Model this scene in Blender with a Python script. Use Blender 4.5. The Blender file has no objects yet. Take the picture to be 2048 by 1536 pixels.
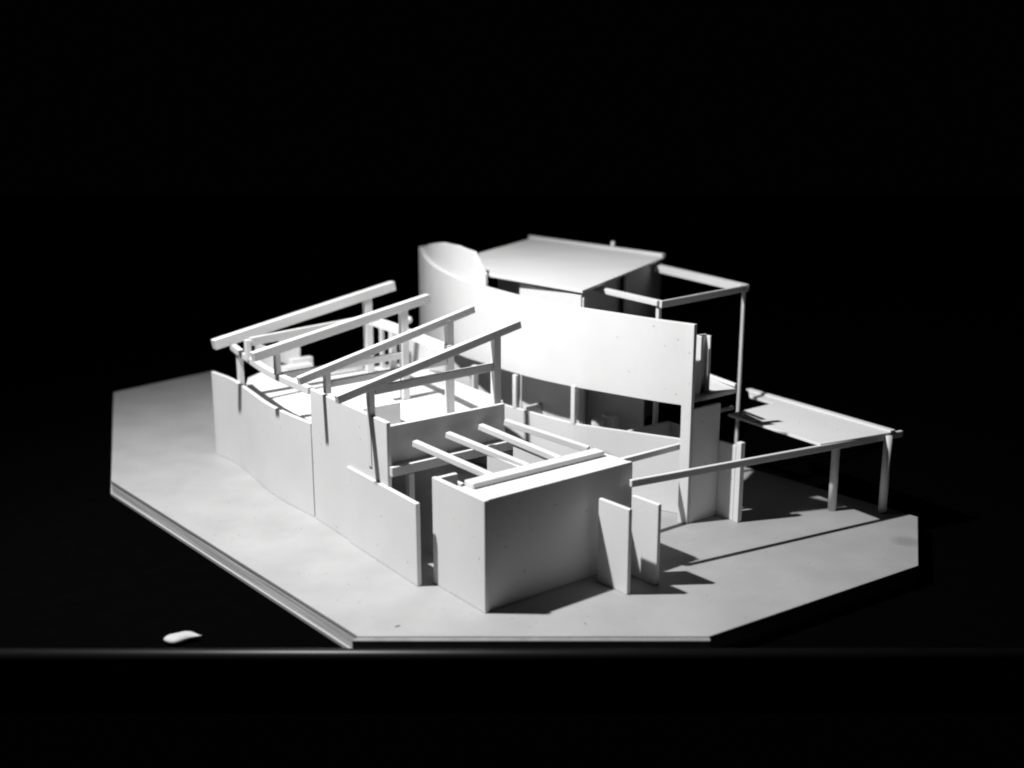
import bpy, bmesh, math, random
from mathutils import Vector, Matrix
random.seed(4)
S = bpy.context.scene
COL = S.collection

# ------------------------------------------------------------------ materials
def mat_card(name, base, speck=(0.30, 0.28, 0.26), rough=0.62, mottled=0.03, speck_size=230.0, speck_amount=0.045, fibre=0.00018):
    """painted / coated model card: faint tone drift, a few dust specks, fine tooth"""
    m = bpy.data.materials.new(name); m.use_nodes = True
    n, l = m.node_tree.nodes, m.node_tree.links
    b = n['Principled BSDF']; b.inputs['Roughness'].default_value = rough
    b.inputs['Specular IOR Level'].default_value = 0.25
    tc = n.new('ShaderNodeTexCoord')
    big = n.new('ShaderNodeTexNoise'); big.inputs['Scale'].default_value = 22; big.inputs['Detail'].default_value = 5
    l.new(tc.outputs['Object'], big.inputs['Vector'])
    r1 = n.new('ShaderNodeMapRange'); r1.inputs['From Min'].default_value = .3; r1.inputs['From Max'].default_value = .7
    r1.inputs['To Min'].default_value = 1 - mottled * 2; r1.inputs['To Max'].default_value = 1
    l.new(big.outputs['Fac'], r1.inputs['Value'])
    mul = n.new('ShaderNodeMix'); mul.data_type = 'RGBA'; mul.blend_type = 'MULTIPLY'; mul.inputs['Factor'].default_value = 1
    mul.inputs['A'].default_value = (base, base, base, 1)
    l.new(r1.outputs['Result'], mul.inputs['B'])
    # specks: small dots kept only where a coarse noise lets them through
    vo = n.new('ShaderNodeTexVoronoi'); vo.inputs['Scale'].default_value = speck_size; vo.inputs['Randomness'].default_value = 1
    l.new(tc.outputs['Object'], vo.inputs['Vector'])
    dot = n.new('ShaderNodeMapRange'); dot.inputs['From Min'].default_value = .10; dot.inputs['From Max'].default_value = .22
    dot.inputs['To Min'].default_value = 1; dot.inputs['To Max'].default_value = 0
    l.new(vo.outputs['Distance'], dot.inputs['Value'])
    sep = n.new('ShaderNodeSeparateColor'); l.new(vo.outputs['Color'], sep.inputs['Color'])
    pick = n.new('ShaderNodeMath'); pick.operation = 'LESS_THAN'; pick.inputs[1].default_value = speck_amount
    l.new(sep.outputs['Red'], pick.inputs[0])
    keep = n.new('ShaderNodeMath'); keep.operation = 'MULTIPLY'
    l.new(dot.outputs['Result'], keep.inputs[0]); l.new(pick.outputs[0], keep.inputs[1])
    half = n.new('ShaderNodeMath'); half.operation = 'MULTIPLY'; half.inputs[1].default_value = .7
    l.new(keep.outputs[0], half.inputs[0])
    mx = n.new('ShaderNodeMix'); mx.data_type = 'RGBA'
    l.new(half.outputs[0], mx.inputs['Factor']); l.new(mul.outputs['Result'], mx.inputs['A'])
    mx.inputs['B'].default_value = (*speck, 1)
    l.new(mx.outputs['Result'], b.inputs['Base Color'])
    fine = n.new('ShaderNodeTexNoise'); fine.inputs['Scale'].default_value = 900; fine.inputs['Detail'].default_value = 3
    l.new(tc.outputs['Object'], fine.inputs['Vector'])
    bp = n.new('ShaderNodeBump'); bp.inputs['Strength'].default_value = .35; bp.inputs['Distance'].default_value = fibre
    l.new(fine.outputs['Fac'], bp.inputs['Height']); l.new(bp.outputs['Normal'], b.inputs['Normal'])
    return m, mx

def grey(v): return (v, v, v)
M_CARD, _ = mat_card('white_card', .76, speck=grey(.22), mottled=.035, speck_amount=.045)
M_STICK, _ = mat_card('white_wood_stick', .76, speck=grey(.4), mottled=.05, speck_amount=.02)
M_FLOOR, _ = mat_card('white_floor_card', .78, speck=grey(.4), mottled=.015, speck_amount=.01)
M_BOARD, mx = mat_card('pale_base_card', .39, speck=grey(.12), mottled=.08, speck_size=260, speck_amount=.07)
# round smudge on the right-hand end of the base board
n, l = M_BOARD.node_tree.nodes, M_BOARD.node_tree.links
tc = n.new('ShaderNodeTexCoord'); sub = n.new('ShaderNodeVectorMath'); sub.operation = 'DISTANCE'
sub.inputs[1].default_value = (.3066, .8071, 0)
l.new(tc.outputs['Object'], sub.inputs[0])
mr = n.new('ShaderNodeMapRange'); mr.interpolation_type = 'SMOOTHSTEP'
mr.inputs['From Min'].default_value = .004; mr.inputs['From Max'].default_value = .0155
mr.inputs['To Min'].default_value = .6; mr.inputs['To Max'].default_value = 0
l.new(sub.outputs['Value'], mr.inputs['Value'])
sm = n.new('ShaderNodeMix'); sm.data_type = 'RGBA'; sm.inputs['B'].default_value = (.2, .2, .2, 1)
l.new(mr.outputs['Result'], sm.inputs['Factor']); l.new(mx.outputs['Result'], sm.inputs['A'])
l.new(sm.outputs['Result'], n['Principled BSDF'].inputs['Base Color'])

def mat_plain(name, v, rough, spec=.5, bump=0., scale=60):
    m = bpy.data.materials.new(name); m.use_nodes = True
    n, l = m.node_tree.nodes, m.node_tree.links; b = n['Principled BSDF']
    b.inputs['Roughness'].default_value = rough; b.inputs['Specular IOR Level'].default_value = spec
    tc = n.new('ShaderNodeTexCoord'); t = n.new('ShaderNodeTexNoise'); t.inputs['Scale'].default_value = scale; t.inputs['Detail'].default_value = 6
    l.new(tc.outputs['Object'], t.inputs['Vector'])
    r = n.new('ShaderNodeMapRange'); r.inputs['To Min'].default_value = v * .7; r.inputs['To Max'].default_value = v * 1.3
    l.new(t.outputs['Fac'], r.inputs['Value']); l.new(r.outputs['Result'], b.inputs['Base Color'])
    if bump:
        bp = n.new('ShaderNodeBump'); bp.inputs['Strength'].default_value = .5; bp.inputs['Distance'].default_value = bump
        l.new(t.outputs['Fac'], bp.inputs['Height']); l.new(bp.outputs['Normal'], b.inputs['Normal'])
    return m
M_TABLE = mat_plain('black_felt', .0012, 1.0, 0.0)
M_RAIL = mat_plain('glow_rail_dark', .003, .40, .28)
M_EDGE = mat_plain('layered_board_edge', .62, .8, .1, .0006, 90)
n_, l_ = M_EDGE.node_tree.nodes, M_EDGE.node_tree.links
mp = n_.new('ShaderNodeMapping'); mp.inputs['Scale'].default_value = (.12, .12, 9)
tn = next(x for x in n_ if x.type == 'TEX_NOISE'); tcn = next(x for x in n_ if x.type == 'TEX_COORD')
l_.new(tcn.outputs['Object'], mp.inputs['Vector']); l_.new(mp.outputs['Vector'], tn.inputs['Vector'])
next(x for x in n_ if x.type == 'MAP_RANGE').inputs['From Min'].default_value = .3
next(x for x in n_ if x.type == 'MAP_RANGE').inputs['From Max'].default_value = .7
M_LIP = mat_plain('front_lip_card', .24, .8, .1, .0004, 90)
M_SCRAP = mat_plain('scrap_paper', .42, .6, .3)
M_BLACK = mat_plain('dark_backing', .02, .9, .1)

# ------------------------------------------------------------------ shape helpers (metres)
def link(name, bm, mat, parent=None, bevel=.0004, smooth=False):
    bmesh.ops.recalc_face_normals(bm, faces=bm.faces)
    me = bpy.data.meshes.new(name); bm.to_mesh(me); bm.free()
    me.materials.append(mat)
    if smooth:
        for p in me.polygons: p.use_smooth = True
    o = bpy.data.objects.new(name, me); COL.objects.link(o)
    if parent: o.parent = parent
    if bevel:
        md = o.modifiers.new('soft_edges', 'BEVEL'); md.width = bevel; md.segments = 2; md.limit_method = 'ANGLE'; md.angle_limit = math.radians(50)
    return o

def slab(bm, pts, ztop, th):
    """flat sheet from a plan outline; ztop may be one height or one per corner"""
    zs = ztop if isinstance(ztop, (list, tuple)) else [ztop] * len(pts)
    t = [bm.verts.new((x, y, z)) for (x, y), z in zip(pts, zs)]
    b = [bm.verts.new((x, y, z - th)) for (x, y), z in zip(pts, zs)]
    bm.faces.new(t); bm.faces.new(b[::-1])
    for i in range(len(pts)):
        j = (i + 1) % len(pts); bm.faces.new((t[i], b[i], b[j], t[j]))

def curve(pts, step=.006):
    """Catmull-Rom through plan points -> dense polyline"""
    P = [Vector(p) for p in pts]; P = [P[0] * 2 - P[1]] + P + [P[-1] * 2 - P[-2]]
    out = []
    for i in range(1, len(P) - 2):
        p0, p1, p2, p3 = P[i - 1:i + 3]; n = max(1, int((p2 - p1).length / step))
        for k in range(n):
            t = k / n
            out.append(.5 * ((2 * p1) + (-p0 + p2) * t + (2 * p0 - 5 * p1 + 4 * p2 - p3) * t * t + (-p0 + 3 * p1 - 3 * p2 + p3) * t ** 3))
    out.append(P[-2]); return [tuple(v) for v in out]

def lerpz(tab, pts):
    """heights along a polyline from (fraction, z) table"""
    L = [0]
    for a, b in zip(pts, pts[1:]): L.append(L[-1] + (Vector(b[:2]) - Vector(a[:2])).length)
    out = []
    for s in L:
        f = s / L[-1]
        for (f0, z0), (f1, z1) in zip(tab, tab[1:]):
            if f <= f1 + 1e-9: out.append(z0 + (z1 - z0) * (f - f0) / (f1 - f0)); break
    return out

def sheet(bm, pts, z0, z1, th, side=0.):
    """upright sheet that follows a plan polyline. side -1: thickness lies right of the path, +1 left, 0 centred"""
    n = len(pts); P = [Vector(p[:2]) for p in pts]
    Z0 = z0 if isinstance(z0, list) else [z0] * n; Z1 = z1 if isinstance(z1, list) else [z1] * n
    rows = []
    for i in range(n):
        d = (P[min(i + 1, n - 1)] - P[max(i - 1, 0)]).normalized(); nr = Vector((-d.y, d.x))
        k = 1.
        if 0 < i < n - 1:
            d1 = (P[i + 1] - P[i]).normalized(); c = abs(nr.dot(Vector((-d1.y, d1.x)))); k = 1 / max(c, .5)
        a = P[i] + nr * th * k * (side + 1) / 2; b = P[i] + nr * th * k * (side - 1) / 2
        rows.append([bm.verts.new((a.x, a.y, Z0[i])), bm.verts.new((a.x, a.y, Z1[i])), bm.verts.new((b.x, b.y, Z1[i])), bm.verts.new((b.x, b.y, Z0[i]))])
    for r, s in zip(rows, rows[1:]):
        for i in range(4):
            j = (i + 1) % 4; bm.faces.new((r[i], r[j], s[j], s[i]))
    bm.faces.new(rows[0]); bm.faces.new(rows[-1][::-1])

def bar(bm, p, q, w, h):
    """straight stick, top face's centre line from p to q (w across, h deep)"""
    p, q = Vector(p), Vector(q); d = (q - p).normalized()
    sx = d.cross(Vector((0, 0, 1)));
    if sx.length < 1e-6: sx = Vector((1, 0, 0))
    sx.normalize(); up = sx.cross(d).normalized()
    R = []
    for c in (p, q):
        R.append([bm.verts.new(c + sx * w / 2), bm.verts.new(c - sx * w / 2), bm.verts.new(c - sx * w / 2 - up * h), bm.verts.new(c + sx * w / 2 - up * h)])
    for i in range(4):
        j = (i + 1) % 4; bm.faces.new((R[0][i], R[0][j], R[1][j], R[1][i]))
    bm.faces.new(R[0]); bm.faces.new(R[1][::-1])

BDIR = Vector((.782, .623)); ADIR = Vector((.63, -.777))
def post(bm, x, y, z0, z1, w, d=None, ax=BDIR):
    """upright square stick centred on x, y; w along ax, d across"""
    d = d or w; a = Vector(ax[:2]).normalized(); b = Vector((-a.y, a.x)); c = Vector((x, y))
    lo, hi = [], []
    for sx, sy in ((-1, -1), (1, -1), (1, 1), (-1, 1)):
        v = c + a * sx * w / 2 + b * sy * d / 2
        lo.append(bm.verts.new((v.x, v.y, z0))); hi.append(bm.verts.new((v.x, v.y, z1)))
    bm.faces.new(lo[::-1]); bm.faces.new(hi)
    for i in range(4):
        j = (i + 1) % 4; bm.faces.new((lo[i], lo[j], hi[j], hi[i]))

def rod(bm, p, q, r, seg=20):
    p, q = Vector(p), Vector(q); d = (q - p)
    m = Matrix.Translation((p + q) / 2) @ d.to_track_quat('Z', 'Y').to_matrix().to_4x4()
    bmesh.ops.create_cone(bm, cap_ends=True, segments=seg, radius1=r, radius2=r, depth=d.length, matrix=m)

def one(fn, name, mat, parent, *a, bevel=.0004, smooth=False, label=None, **k):
    bm = bmesh.new(); fn(bm, *a, **k); o = link(name, bm, mat, parent, bevel, smooth)
    if label: o['label'] = label
    return o

# ------------------------------------------------------------------ setting
t = one(slab, 'table_top', M_TABLE, None, [(-3, .630), (3, .630), (3, 5), (-3, 5)], -.0152, .03, bevel=0)
t['kind'] = 'structure'

# ------------------------------------------------------------------ the model
model = bpy.data.objects.new('architectural_model', None); COL.objects.link(model)
model.empty_display_size = .05
model['label'] = 'white card architectural model of a house with curved walls and sloping roof beams'
model['category'] = 'scale model'

# base board of glued layers, front corner and both ends cut square
BOARD = [(-.3640, .9560), (-.0975, .6455), (.1254, .6455), (.2990, .7600), (.3350, .8620), (.20, 1.02), (.02, 1.08), (-.16, 1.07), (-.388, 1.405), (-.478, 1.288)]
base = one(slab, 'base_board', M_BOARD, model, BOARD, 0, .0028, bevel=.0005, label='broad pale base board under the white model')
one(slab, 'front_lip', M_LIP, base, [(-.1010, .6405), (.1254, .6405), (.1254, .6453), (-.0985, .6453)], -.0006, .0100, bevel=.0003)
inner = [(x * .9995, y + (.0002 if y < 1 else -.0004)) for x, y in BOARD]
one(slab, 'core_layer', M_EDGE, base, inner, -.0029, .0086, bevel=0)
low = [(x + (-.0012 if x < -.05 else 0), y - (.0006 if x < -.05 else 0)) for x, y in BOARD]
one(slab, 'bottom_layer', M_BOARD, base, low, -.0117, .0028, bevel=.0004)
# outer wall: curved sheet, tall straight sheet, low front sheet
W1 = curve([(-.2899, 1.0390), (-.2640, 1.0095), (-.2398, .9703), (-.2127, .9240), (-.1888, .8915), (-.1630, .8618)])
one(sheet, 'curved_wall', M_CARD, model, W1, .0, [z for z in lerpz([(0, .0825), (1, .0800)], W1)], .0034, side=1, bevel=.0005, label='low curved outer wall of the model at its left end')
one(sheet, 'straight_wall', M_CARD, model, [(-.1618, .8590), (-.0892, .7572)], 0, .1095, .0034, side=1, bevel=.0005)
one(sheet, 'low_wall', M_CARD, model, [(-.1262, .8062), (-.0663, .7219)], 0, .0614, .0034, side=1, bevel=.0005)

one(sheet, 'low_wall_return', M_CARD, model, [(-.1240, .8078), (-.1195, .8115)], 0, .0614, .0030, side=-1, bevel=.0004)
# edge beam that rides above the curved wall
RB = curve([(-.2640, 1.0150), (-.2560, .9990), (-.2398, .9710), (-.2127, .9250), (-.1888, .8925), (-.1640, .8630)])
eb = one(sheet, 'edge_beam', M_STICK, model, RB, [z - .0058 for z in lerpz([(0, .1150), (1, .1095)], RB)], lerpz([(0, .1150), (1, .1095)], RB), .0052, side=1)
one(post, 'support_post', M_STICK, eb, -.2520, 1.0010, .066, .1100, .005)

# upper floor
FL = [(-.2610, 1.0650), (-.2500, .9990), (-.2350, .9700), (-.2085, .9255), (-.1850, .8935), (-.1580, .8590), (-.0905, .7640), (-.0045, .8310), (-.0080, .9360), (-.0165, .9560), (-.0490, 1.0010), (-.0800, 1.0500), (-.0850, 1.1050), (-.1100, 1.1400), (-.1560, 1.1060), (-.2000, 1.0850), (-.2200, 1.1150), (-.2450, 1.1250)]
one(slab, 'upper_floor', M_FLOOR, model, FL, .0700, .0030, bevel=.0003)
CB = curve([(-.0800, 1.0500), (-.0490, 1.0000), (-.0165, .9520), (-.0090, .9340)])
one(sheet, 'floor_kerb', M_CARD, model, CB, .0701, .0800, .0030, side=0)
P = one(sheet, 'parapet_wall', M_CARD, model, [(-.0902, .7612), (-.0055, .8287)], .0715, .1052, .0036, side=1, bevel=.0005)
one(bar, 'ledge_beam', M_STICK, model, (-.0878, .7576, .0768), (.0000, .8276, .0768), .0070, .0072)
one(post, 'ledge_post', M_STICK, model, -.0745, .7700, .0, .0680, .0048)

# four sloping roof frames: rafter > tie beam, two posts
FR = [((-.2345, .9620), (-.1405, 1.0632), (-.2659, .9634, .1285), (-.1176, 1.0815, .1640), .1305, .0078, .0075, .0078),
      ((-.1965, .9040), (-.0976, .9800), (-.2135, .8876, .1330), (-.0768, .9965, .1645), .1120, .0066, .0060, .0072),
      ((-.1445, .8405), (-.0530, .9134), (-.1642, .8250, .1270), (-.0336, .9290, .1652), .1200, .0054, .0050, .0066),
      ((-.1028, .7788), (-.0128, .8507), (-.1252, .7612, .1285), (.0052, .8650, .1640), .1305, .0054, .0062, .0064)]
for L, R, a, b, zt, w, th, pw in FR:
    raf = one(bar, 'rafter', M_STICK, model, a, b, w, w * 1.15)
    d = (Vector(b) - Vector(a)); hl = Vector((L[0] - a[0], L[1] - a[1])).length / d.xy.length; hr = Vector((R[0] - a[0], R[1] - a[1])).length / d.xy.length
    zl = a[2] + d.z * hl - w * .7; zr = a[2] + d.z * hr - w * .7
    one(post, 'post', M_STICK, raf, L[0], L[1], .1105 if zt != .1305 or w > .006 else .0705, zl, .0048, .0048)
    one(post, 'post', M_STICK, raf, R[0], R[1], .0705, zr, pw, .0058)
    n = Vector((R[0] - L[0], R[1] - L[1])).normalized()
    one(bar, 'tie_beam', M_STICK, raf, (L[0] + n.x * .003, L[1] + n.y * .003, zt), (R[0] - n.x * .0036, R[1] - n.y * .0036, zt + .0025), .0040, th)
# curved inner beam that joins the tall posts
R2 = curve([(-.1375, 1.0570), (-.1035, 1.0040), (-.0766, .9560), (-.0500, .9080)])
one(sheet, 'curved_beam', M_STICK, model, R2, .1260, .1350, .0040, side=-1)

# screens, steps, block and posts on the upper floor
def up(name, p, q, z1, th=.002, z0=.0701): return one(sheet, name, M_CARD, model, [p, q], z0, z1, th, bevel=.0003)
up('screen_wall', (-.2620, 1.1090), (-.2385, 1.0790), .0965)
up('screen_wall', (-.2440, 1.1390), (-.2165, 1.1050), .1010)
up('screen_wall', (-.1130, 1.1390), (-.0890, 1.1030), .0985)
up('screen_wall', (-.0890, 1.1030), (-.0680, 1.0900), .0960)
st = one(post, 'step_block', M_CARD, model, -.2150, 1.0810, .0701, .0800, .030, .012)
one(post, 'tread', M_CARD, st, -.2130, 1.0905, .0701, .0850, .024, .007)
one(post, 'stair_block', M_CARD, model, -.1160, .8850, .0701, .0900, .0450, .0180)
one(post, 'newel_post', M_STICK, model, -.1330, 1.1100, .0701, .1180, .0040)
one(post, 'newel_post', M_STICK, model, -.1215, 1.1050, .0701, .1160, .0060)
one(post, 'newel_post', M_STICK, model, -.1430, 1.0850, .0701, .0860, .0070)
one(bar, 'back_rail', M_STICK, model, (-.1990, 1.0600, .0810), (-.1520, 1.0980, .0810), .0040, .0080)
bm = bmesh.new(); bmesh.ops.create_uvsphere(bm, u_segments=20, v_segments=12, radius=.0036, matrix=Matrix.Translation((-.0955, 1.0080, .1385)))
link('pin_head', bm, M_STICK, model, 0, True)

# the tall hanging curved wall: it stands on its two ends, its underside is open
BW = curve([(-.1138, 1.3680), (-.0999, 1.2650), (-.0807, 1.1777), (-.0545, 1.0990), (-.0265, 1.0440), (.0100, .9820), (.0470, .9350), (.0809, .9005), (.1128, .8695), (.1345, .8510)])
nb = len(BW)
BWZ = lerpz([(0, .0), (.30, .0), (.32, .0772), (.46, .0864), (.62, .0905), (1, .0980)], BW) + [.0, .0]
bw = one(sheet, 'tall_curved_wall', M_CARD, model, BW + [(.1348, .8508), (.1415, .8450)], BWZ, .1640, .0044, side=1, bevel=.0005, label='tallest wall of the model, a long curved white sheet')
BS = [p for p in BW if p[1] > 1.046]
BS = [(x + .0041, y + .0026) for x, y in BS]
one(sheet, 'back_curved_wall', M_CARD, model, BS, .1000, lerpz([(0, .1655), (.06, .1670), (.42, .1840), (.62, .1925), (.80, .1955), (.93, .1940), (1, .1745)], BS), .0030, side=1, bevel=.0004)
one(sheet, 'back_curved_wall', M_CARD, model, [(BW[0][0] + .0015, BW[0][1] + .001), (-.0980, 1.3900)], .0, .1650, .0034, side=1)
LW = curve([(-.0600, 1.0420), (-.0400, 1.0180), (-.0110, .9860), (-.0041, .9775), (.0161, .9555), (.0334, .9365), (.0529, .9175), (.0747, .9040), (.0951, .8930), (.1190, .8800), (.1390, .8690)])
one(sheet, 'low_curved_wall', M_CARD, model, LW, .0, .0645, .0030, side=1, bevel=.0005)
for x, y, z1 in ((.0030, .9715, .0950), (.0530, .9190, .0975), (-.0360, 1.0300, .0905)):
    one(post, 'wall_post', M_STICK, model, x, y, .0640, z1, .0030 if x > -.03 else .0060, .0050)
one(post, 'wall_post', M_STICK, model, .0085, .9800, .0, .0940, .0012)

# roofed block behind the tall wall
RF = [(-.0285, 1.0690), (.0615, .9580), (.1650, 1.1950), (.0226, 1.3850), (-.0372, 1.2350)]
rf = one(slab, 'roof_slab', M_CARD, model, RF, .1735, .0026, bevel=.0005)
one(bar, 'roof_kerb', M_STICK, rf, (.0226, 1.3940, .1765), (.1650, 1.2015, .1765), .0050, .0044)
bm = bmesh.new(); rod(bm, (.1159, 1.2720, .1765), (.1159, 1.2720, .1825), .0024); link('roof_peg', bm, M_STICK, rf, .0012)
one(sheet, 'block_wall', M_CARD, model, [(.0070, 1.0345), (.0605, .9615)], .0, .1685, .0032, side=1)
one(sheet, 'block_wall', M_CARD, model, [(.1150, 1.0980), (.1625, 1.2020)], .0, .1685, .0032, side=1)
one(sheet, 'block_wall', M_CARD, model, [(.0660, 1.0120), (.1130, 1.1180)], .0, .1685, .0032, side=1)
one(sheet, 'block_wall', M_CARD, model, [(-.0150, 1.1500), (.0660, 1.0500)], .0, .1600, .0032, side=1)
one(sheet, 'block_wall', M_CARD, model, [(-.0760, 1.1600), (.0060, 1.0700)], .0, .1000, .0032, side=1)
one(post, 'corner_post', M_STICK, model, .0632, .9640, .0, .1665, .0040)
one(sheet, 'partition', M_CARD, model, [(.0120, .9919), (.0584, 1.0356)], .0, .0600, .0028)
one(sheet, 'partition', M_CARD, model, [(.0974, .9093), (.1383, .9398), (.1487, .9235)], .0, .0600, .0028)
one(sheet, 'partition', M_CARD, model, [(.0700, .9850), (.1180, .9560)], .0, .0780, .0028)

for x, y, rr, z in ((.0765, .9480, .0060, .0600), (.0880, .9540, .0075, .0630)):
    bm = bmesh.new(); rod(bm, (x, y, 0), (x, y, z), rr, 28); link('round_drum', bm, M_CARD, model, .0004, False)
# open frame beside the roof
of = one(bar, 'frame_beam', M_STICK, model, (.0770, 1.0220, .1680), (.1265, .9370, .1680), .0062, .0046)
one(bar, 'frame_beam', M_STICK, model, (.1270, .9350, .1680), (.2190, 1.0280, .1680), .0026, .0060)
one(bar, 'frame_beam', M_STICK, model, (.1545, 1.1730, .1685), (.2180, 1.0280, .1685), .0095, .0070)
one(post, 'frame_post', M_STICK, model, .1262, .9400, .0, .1630, .0036)
bm = bmesh.new(); rod(bm, (.2165, 1.0240, 0.), (.2165, 1.0240, .1640), .0017); link('frame_post', bm, M_STICK, model, 0, False)

# right-hand side: pier wall, terrace, channel, short walls
one(sheet, 'cross_wall', M_CARD, model, [(.1440, .8465), (.1690, .8665)], .0, .0960, .0030, side=1)
tr = one(slab, 'terrace_slab', M_CARD, model, [(.1462, .8650), (.1874, .8986), (.1700, .9460), (.1500, .9500), (.1300, .9100)], .1000, .0040)
one(bar, 'terrace_kerb', M_STICK, tr, (.1700, .9440, .1032), (.1880, .9030, .1032), .0024, .0030)
ch = one(sheet, 'upright_channel', M_STICK, model, [(.1496, .8800), (.1532, .8752)], .1001, .1490, .0016)
one(sheet, 'channel_web', M_STICK, ch, [(.1500, .8812), (.1584, .8870)], .1001, .1490, .0014)
one(sheet, 'channel_flange', M_STICK, ch, [(.1590, .8870), (.1618, .8830)], .1001, .1480, .0016)
one(post, 'thin_post', M_STICK, model, .1715, .8745, .0, .0600, .0032)
one(sheet, 'short_wall', M_CARD, model, [(.1690, .8690), (.1812, .8540)], .0, .0640, .0028)
one(post, 'wall_end_post', M_STICK, model, .1836, .8515, .0, .0672, .0050, .0052)
one(bar, 'small_rail', M_STICK, model, (.1800, .9420, .0700), (.1975, .9560, .0700), .0034, .0030)

# canopy on round posts, long round pole
CN = [(.1880, .9320), (.2360, .9700), (.2206, .9960), (.2253, 1.0233), (.3150, .8760), (.2440, .8400)]
cn = one(slab, 'canopy_roof', M_CARD, model, CN, .0690, .0022, bevel=.0006)
one(bar, 'canopy_kerb', M_STICK, cn, (.2245, 1.0200, .0704), (.3135, .8755, .0704), .0060, .0018)
for x, y in ((.2683, .8781), (.3090, .8730)):
    bm = bmesh.new(); rod(bm, (x, y, 0.), (x, y, .0668), .0034, 28); link('canopy_post', bm, M_STICK, model, 0, True)
one(bar, 'long_pole', M_STICK, model, (.0850, .7545, .0680), (.3235, .8835, .0680), .0034, .0056, bevel=.0007)
one(bar, 'box_beam', M_STICK, model, (.0560, .8000, .0625), (.1385, .8660, .0625), .0040, .0048)

# the closed box at the near corner
q = lambda p, a, b: (p[0] + ADIR.x * a + BDIR.x * b, p[1] + ADIR.y * a + BDIR.y * b)
C0 = (-.0178, .6785)
c1 = q(C0, 0, .1355); c2 = q(C0, -.0600, 0); c3 = q(c1, -.0400, 0)
bx = one(sheet, 'box_side_wall', M_CARD, model, [(C0[0], C0[1]), (-.0555, .7283)], 0, .0788, .0036, side=-1, bevel=.0005)
one(sheet, 'box_front_wall', M_CARD, bx, [q(C0, -.0014, .0039), q(c1, -.0014, 0)], .0, .0786, .0036, side=1, bevel=.0005)
one(sheet, 'box_end_wall', M_CARD, bx, [q(c1, -.0042, 0), q(c1, -.0400, 0)], .0, .0750, .0030, side=-1)
one(sheet, 'box_return_wall', M_CARD, bx, [(-.0530, .7290), (-.0400, .7393)], .0, .0786, .0036, side=-1)
lid = one(slab, 'box_lid', M_CARD, bx, [q(C0, -.0042, .0038), q(c1, -.0042, -.0006), q(c1, -.0335, -.0006), q(C0, -.0335, .0038)], .0784, .0034, bevel=.0005)
one(bar, 'lid_bar', M_STICK, lid, (*q(C0, -.0290, .0090), .0825), (*q(C0, -.0290, .1290), .0825), .0105, .0040, bevel=.0007)
for s, e in (((-.0700, .7645), (-.0110, .7180)), ((-.0475, .7866), (.0105, .7450)), ((-.0238, .8086), (.0340, .7620)), ((-.0048, .8214), (.0560, .7880))):
    one(bar, 'roof_beam', M_STICK, model, (*s, .0945), (e[0] + (e[0] - s[0]) * .02, e[1] + (e[1] - s[1]) * .02, .0828), .0050, .0044)
one(sheet, 'inner_partition', M_CARD, model, [(-.0172, .7640), (.0100, .7425)], .0, [.0850, .0800], .0028)
one(sheet, 'inner_partition', M_CARD, model, [(.0016, .7881), (.0340, .7620)], .0, [.0840, .0800], .0028)
one(sheet, 'inner_partition', M_CARD, model, [(-.0560, .7950), (-.0360, .7700)], .0, .0600, .0028)
# two buttress fins in front of the box
f1 = (.0793, .7079); f2 = (.1013, .7235)
for f, z in ((f1, .0622), (f2, .0600)):
    k = .030 if f is f1 else .026
    one(sheet, 'buttress_fin', M_CARD, model, [(f[0] - ADIR.x * k, f[1] - ADIR.y * k), f], 0, z, .0032, side=1, bevel=.0005)

# ------------------------------------------------------------------ added glow rail, scrap
bm = bmesh.new(); rod(bm, (-1.2, .6352, -.0086), (1.2, .6352, -.0086), .0050, 64)  # added rail; its highlight stands in for the board edge's reflection in the table
r = link('glow_line_rail', bm, M_RAIL, None, 0, True)
r['label'] = 'added dark rail standing in for the reflected glow below the base board'; r['category'] = 'rail'
bm = bmesh.new(); bmesh.ops.create_uvsphere(bm, u_segments=32, v_segments=16, radius=1)
for v in bm.verts:
    x, y, z = v.co
    k = (1 - max(0, x + .1) ** 1.2 * .86)                       # drawn out to a point at one end
    v.co = Vector((x * .0125, y * .0068 * k + x * .0020 + .0010 * math.sin(x * 5), z * .0030 * k + .0008 * x))
bmesh.ops.translate(bm, verts=bm.verts, vec=(-.2165, .6690, -.0122))
s = link('white_chip', bm, M_SCRAP, None, 0, True)
s['label'] = 'small bright pointed white chip on the black table left of the base'; s['category'] = 'chip'

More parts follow.
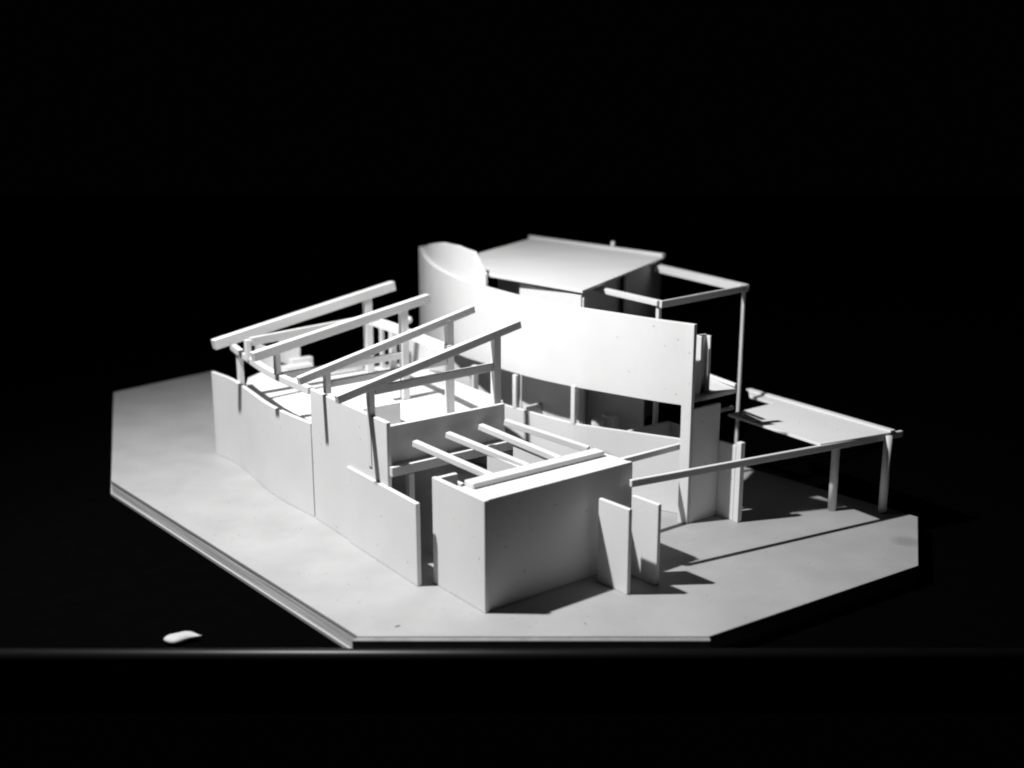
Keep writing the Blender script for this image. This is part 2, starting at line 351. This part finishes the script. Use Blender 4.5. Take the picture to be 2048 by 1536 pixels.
for (x, y, rz, L, lab) in ((-.0741, .6593, .55, .0050, 'dark splinter lying on the front left of the pale base board'),
                           (.0478, .6629, 1.9, .0026, 'tiny dark crumb lying on the pale base board in front of the box')):
    bm = bmesh.new(); d = Vector((math.cos(rz), math.sin(rz), 0)) * L / 2; nrm = Vector((-d.y, d.x, 0)) * .16
    c = Vector((x, y, .0002)); vs = [bm.verts.new(c + p) for p in (-d, nrm * 1.2, d, -nrm)]; tp = bm.verts.new(c + Vector((0, 0, .0006)))
    bm.faces.new(vs[::-1])
    for i in range(4): bm.faces.new((vs[i], vs[(i + 1) % 4], tp))
    o = link('splinter' if L > .004 else 'crumb', bm, M_BLACK, None, 0); o['label'] = lab; o['category'] = 'splinter' if L > .004 else 'crumb'

# ------------------------------------------------------------------ lamp
ld = bpy.data.lights.new('spot_lamp', 'SPOT'); ld.energy = 51.5; ld.shadow_soft_size = .012
ld.spot_size = math.radians(108); ld.spot_blend = 1.0; ld.color = (1, 1, 1)
lo = bpy.data.objects.new('spot_lamp', ld); COL.objects.link(lo)
lo.location = (-.390, .693, .785)
lo.rotation_euler = (Vector((-.02, .79, .03)) - Vector(lo.location)).to_track_quat('-Z', 'Y').to_euler()

w = bpy.data.worlds.new('World'); S.world = w; w.use_nodes = True
w.node_tree.nodes['Background'].inputs['Color'].default_value = (1, 1, 1, 1)
w.node_tree.nodes['Background'].inputs['Strength'].default_value = .0005

# ------------------------------------------------------------------ camera
cd = bpy.data.cameras.new('camera'); cam = bpy.data.objects.new('camera', cd); COL.objects.link(cam)
cd.sensor_width = 36; cd.lens = 38.89; cd.clip_start = .01; cd.clip_end = 50
cam.location = (0, 0, .32); cam.rotation_euler = (math.pi / 2 - math.atan(532 / 2212), 0, 0)
cd.dof.use_dof = True; cd.dof.focus_distance = .85; cd.dof.aperture_fstop = 4.5
S.camera = cam
S.render.engine = 'CYCLES'; S.cycles.filter_width = 2.0; S.cycles.max_bounces = 8; S.cycles.diffuse_bounces = 2
S.render.resolution_x = 1024; S.render.resolution_y = 768
S.view_settings.view_transform = 'Standard'; S.view_settings.look = 'None'; S.view_settings.exposure = 0; S.view_settings.gamma = 1
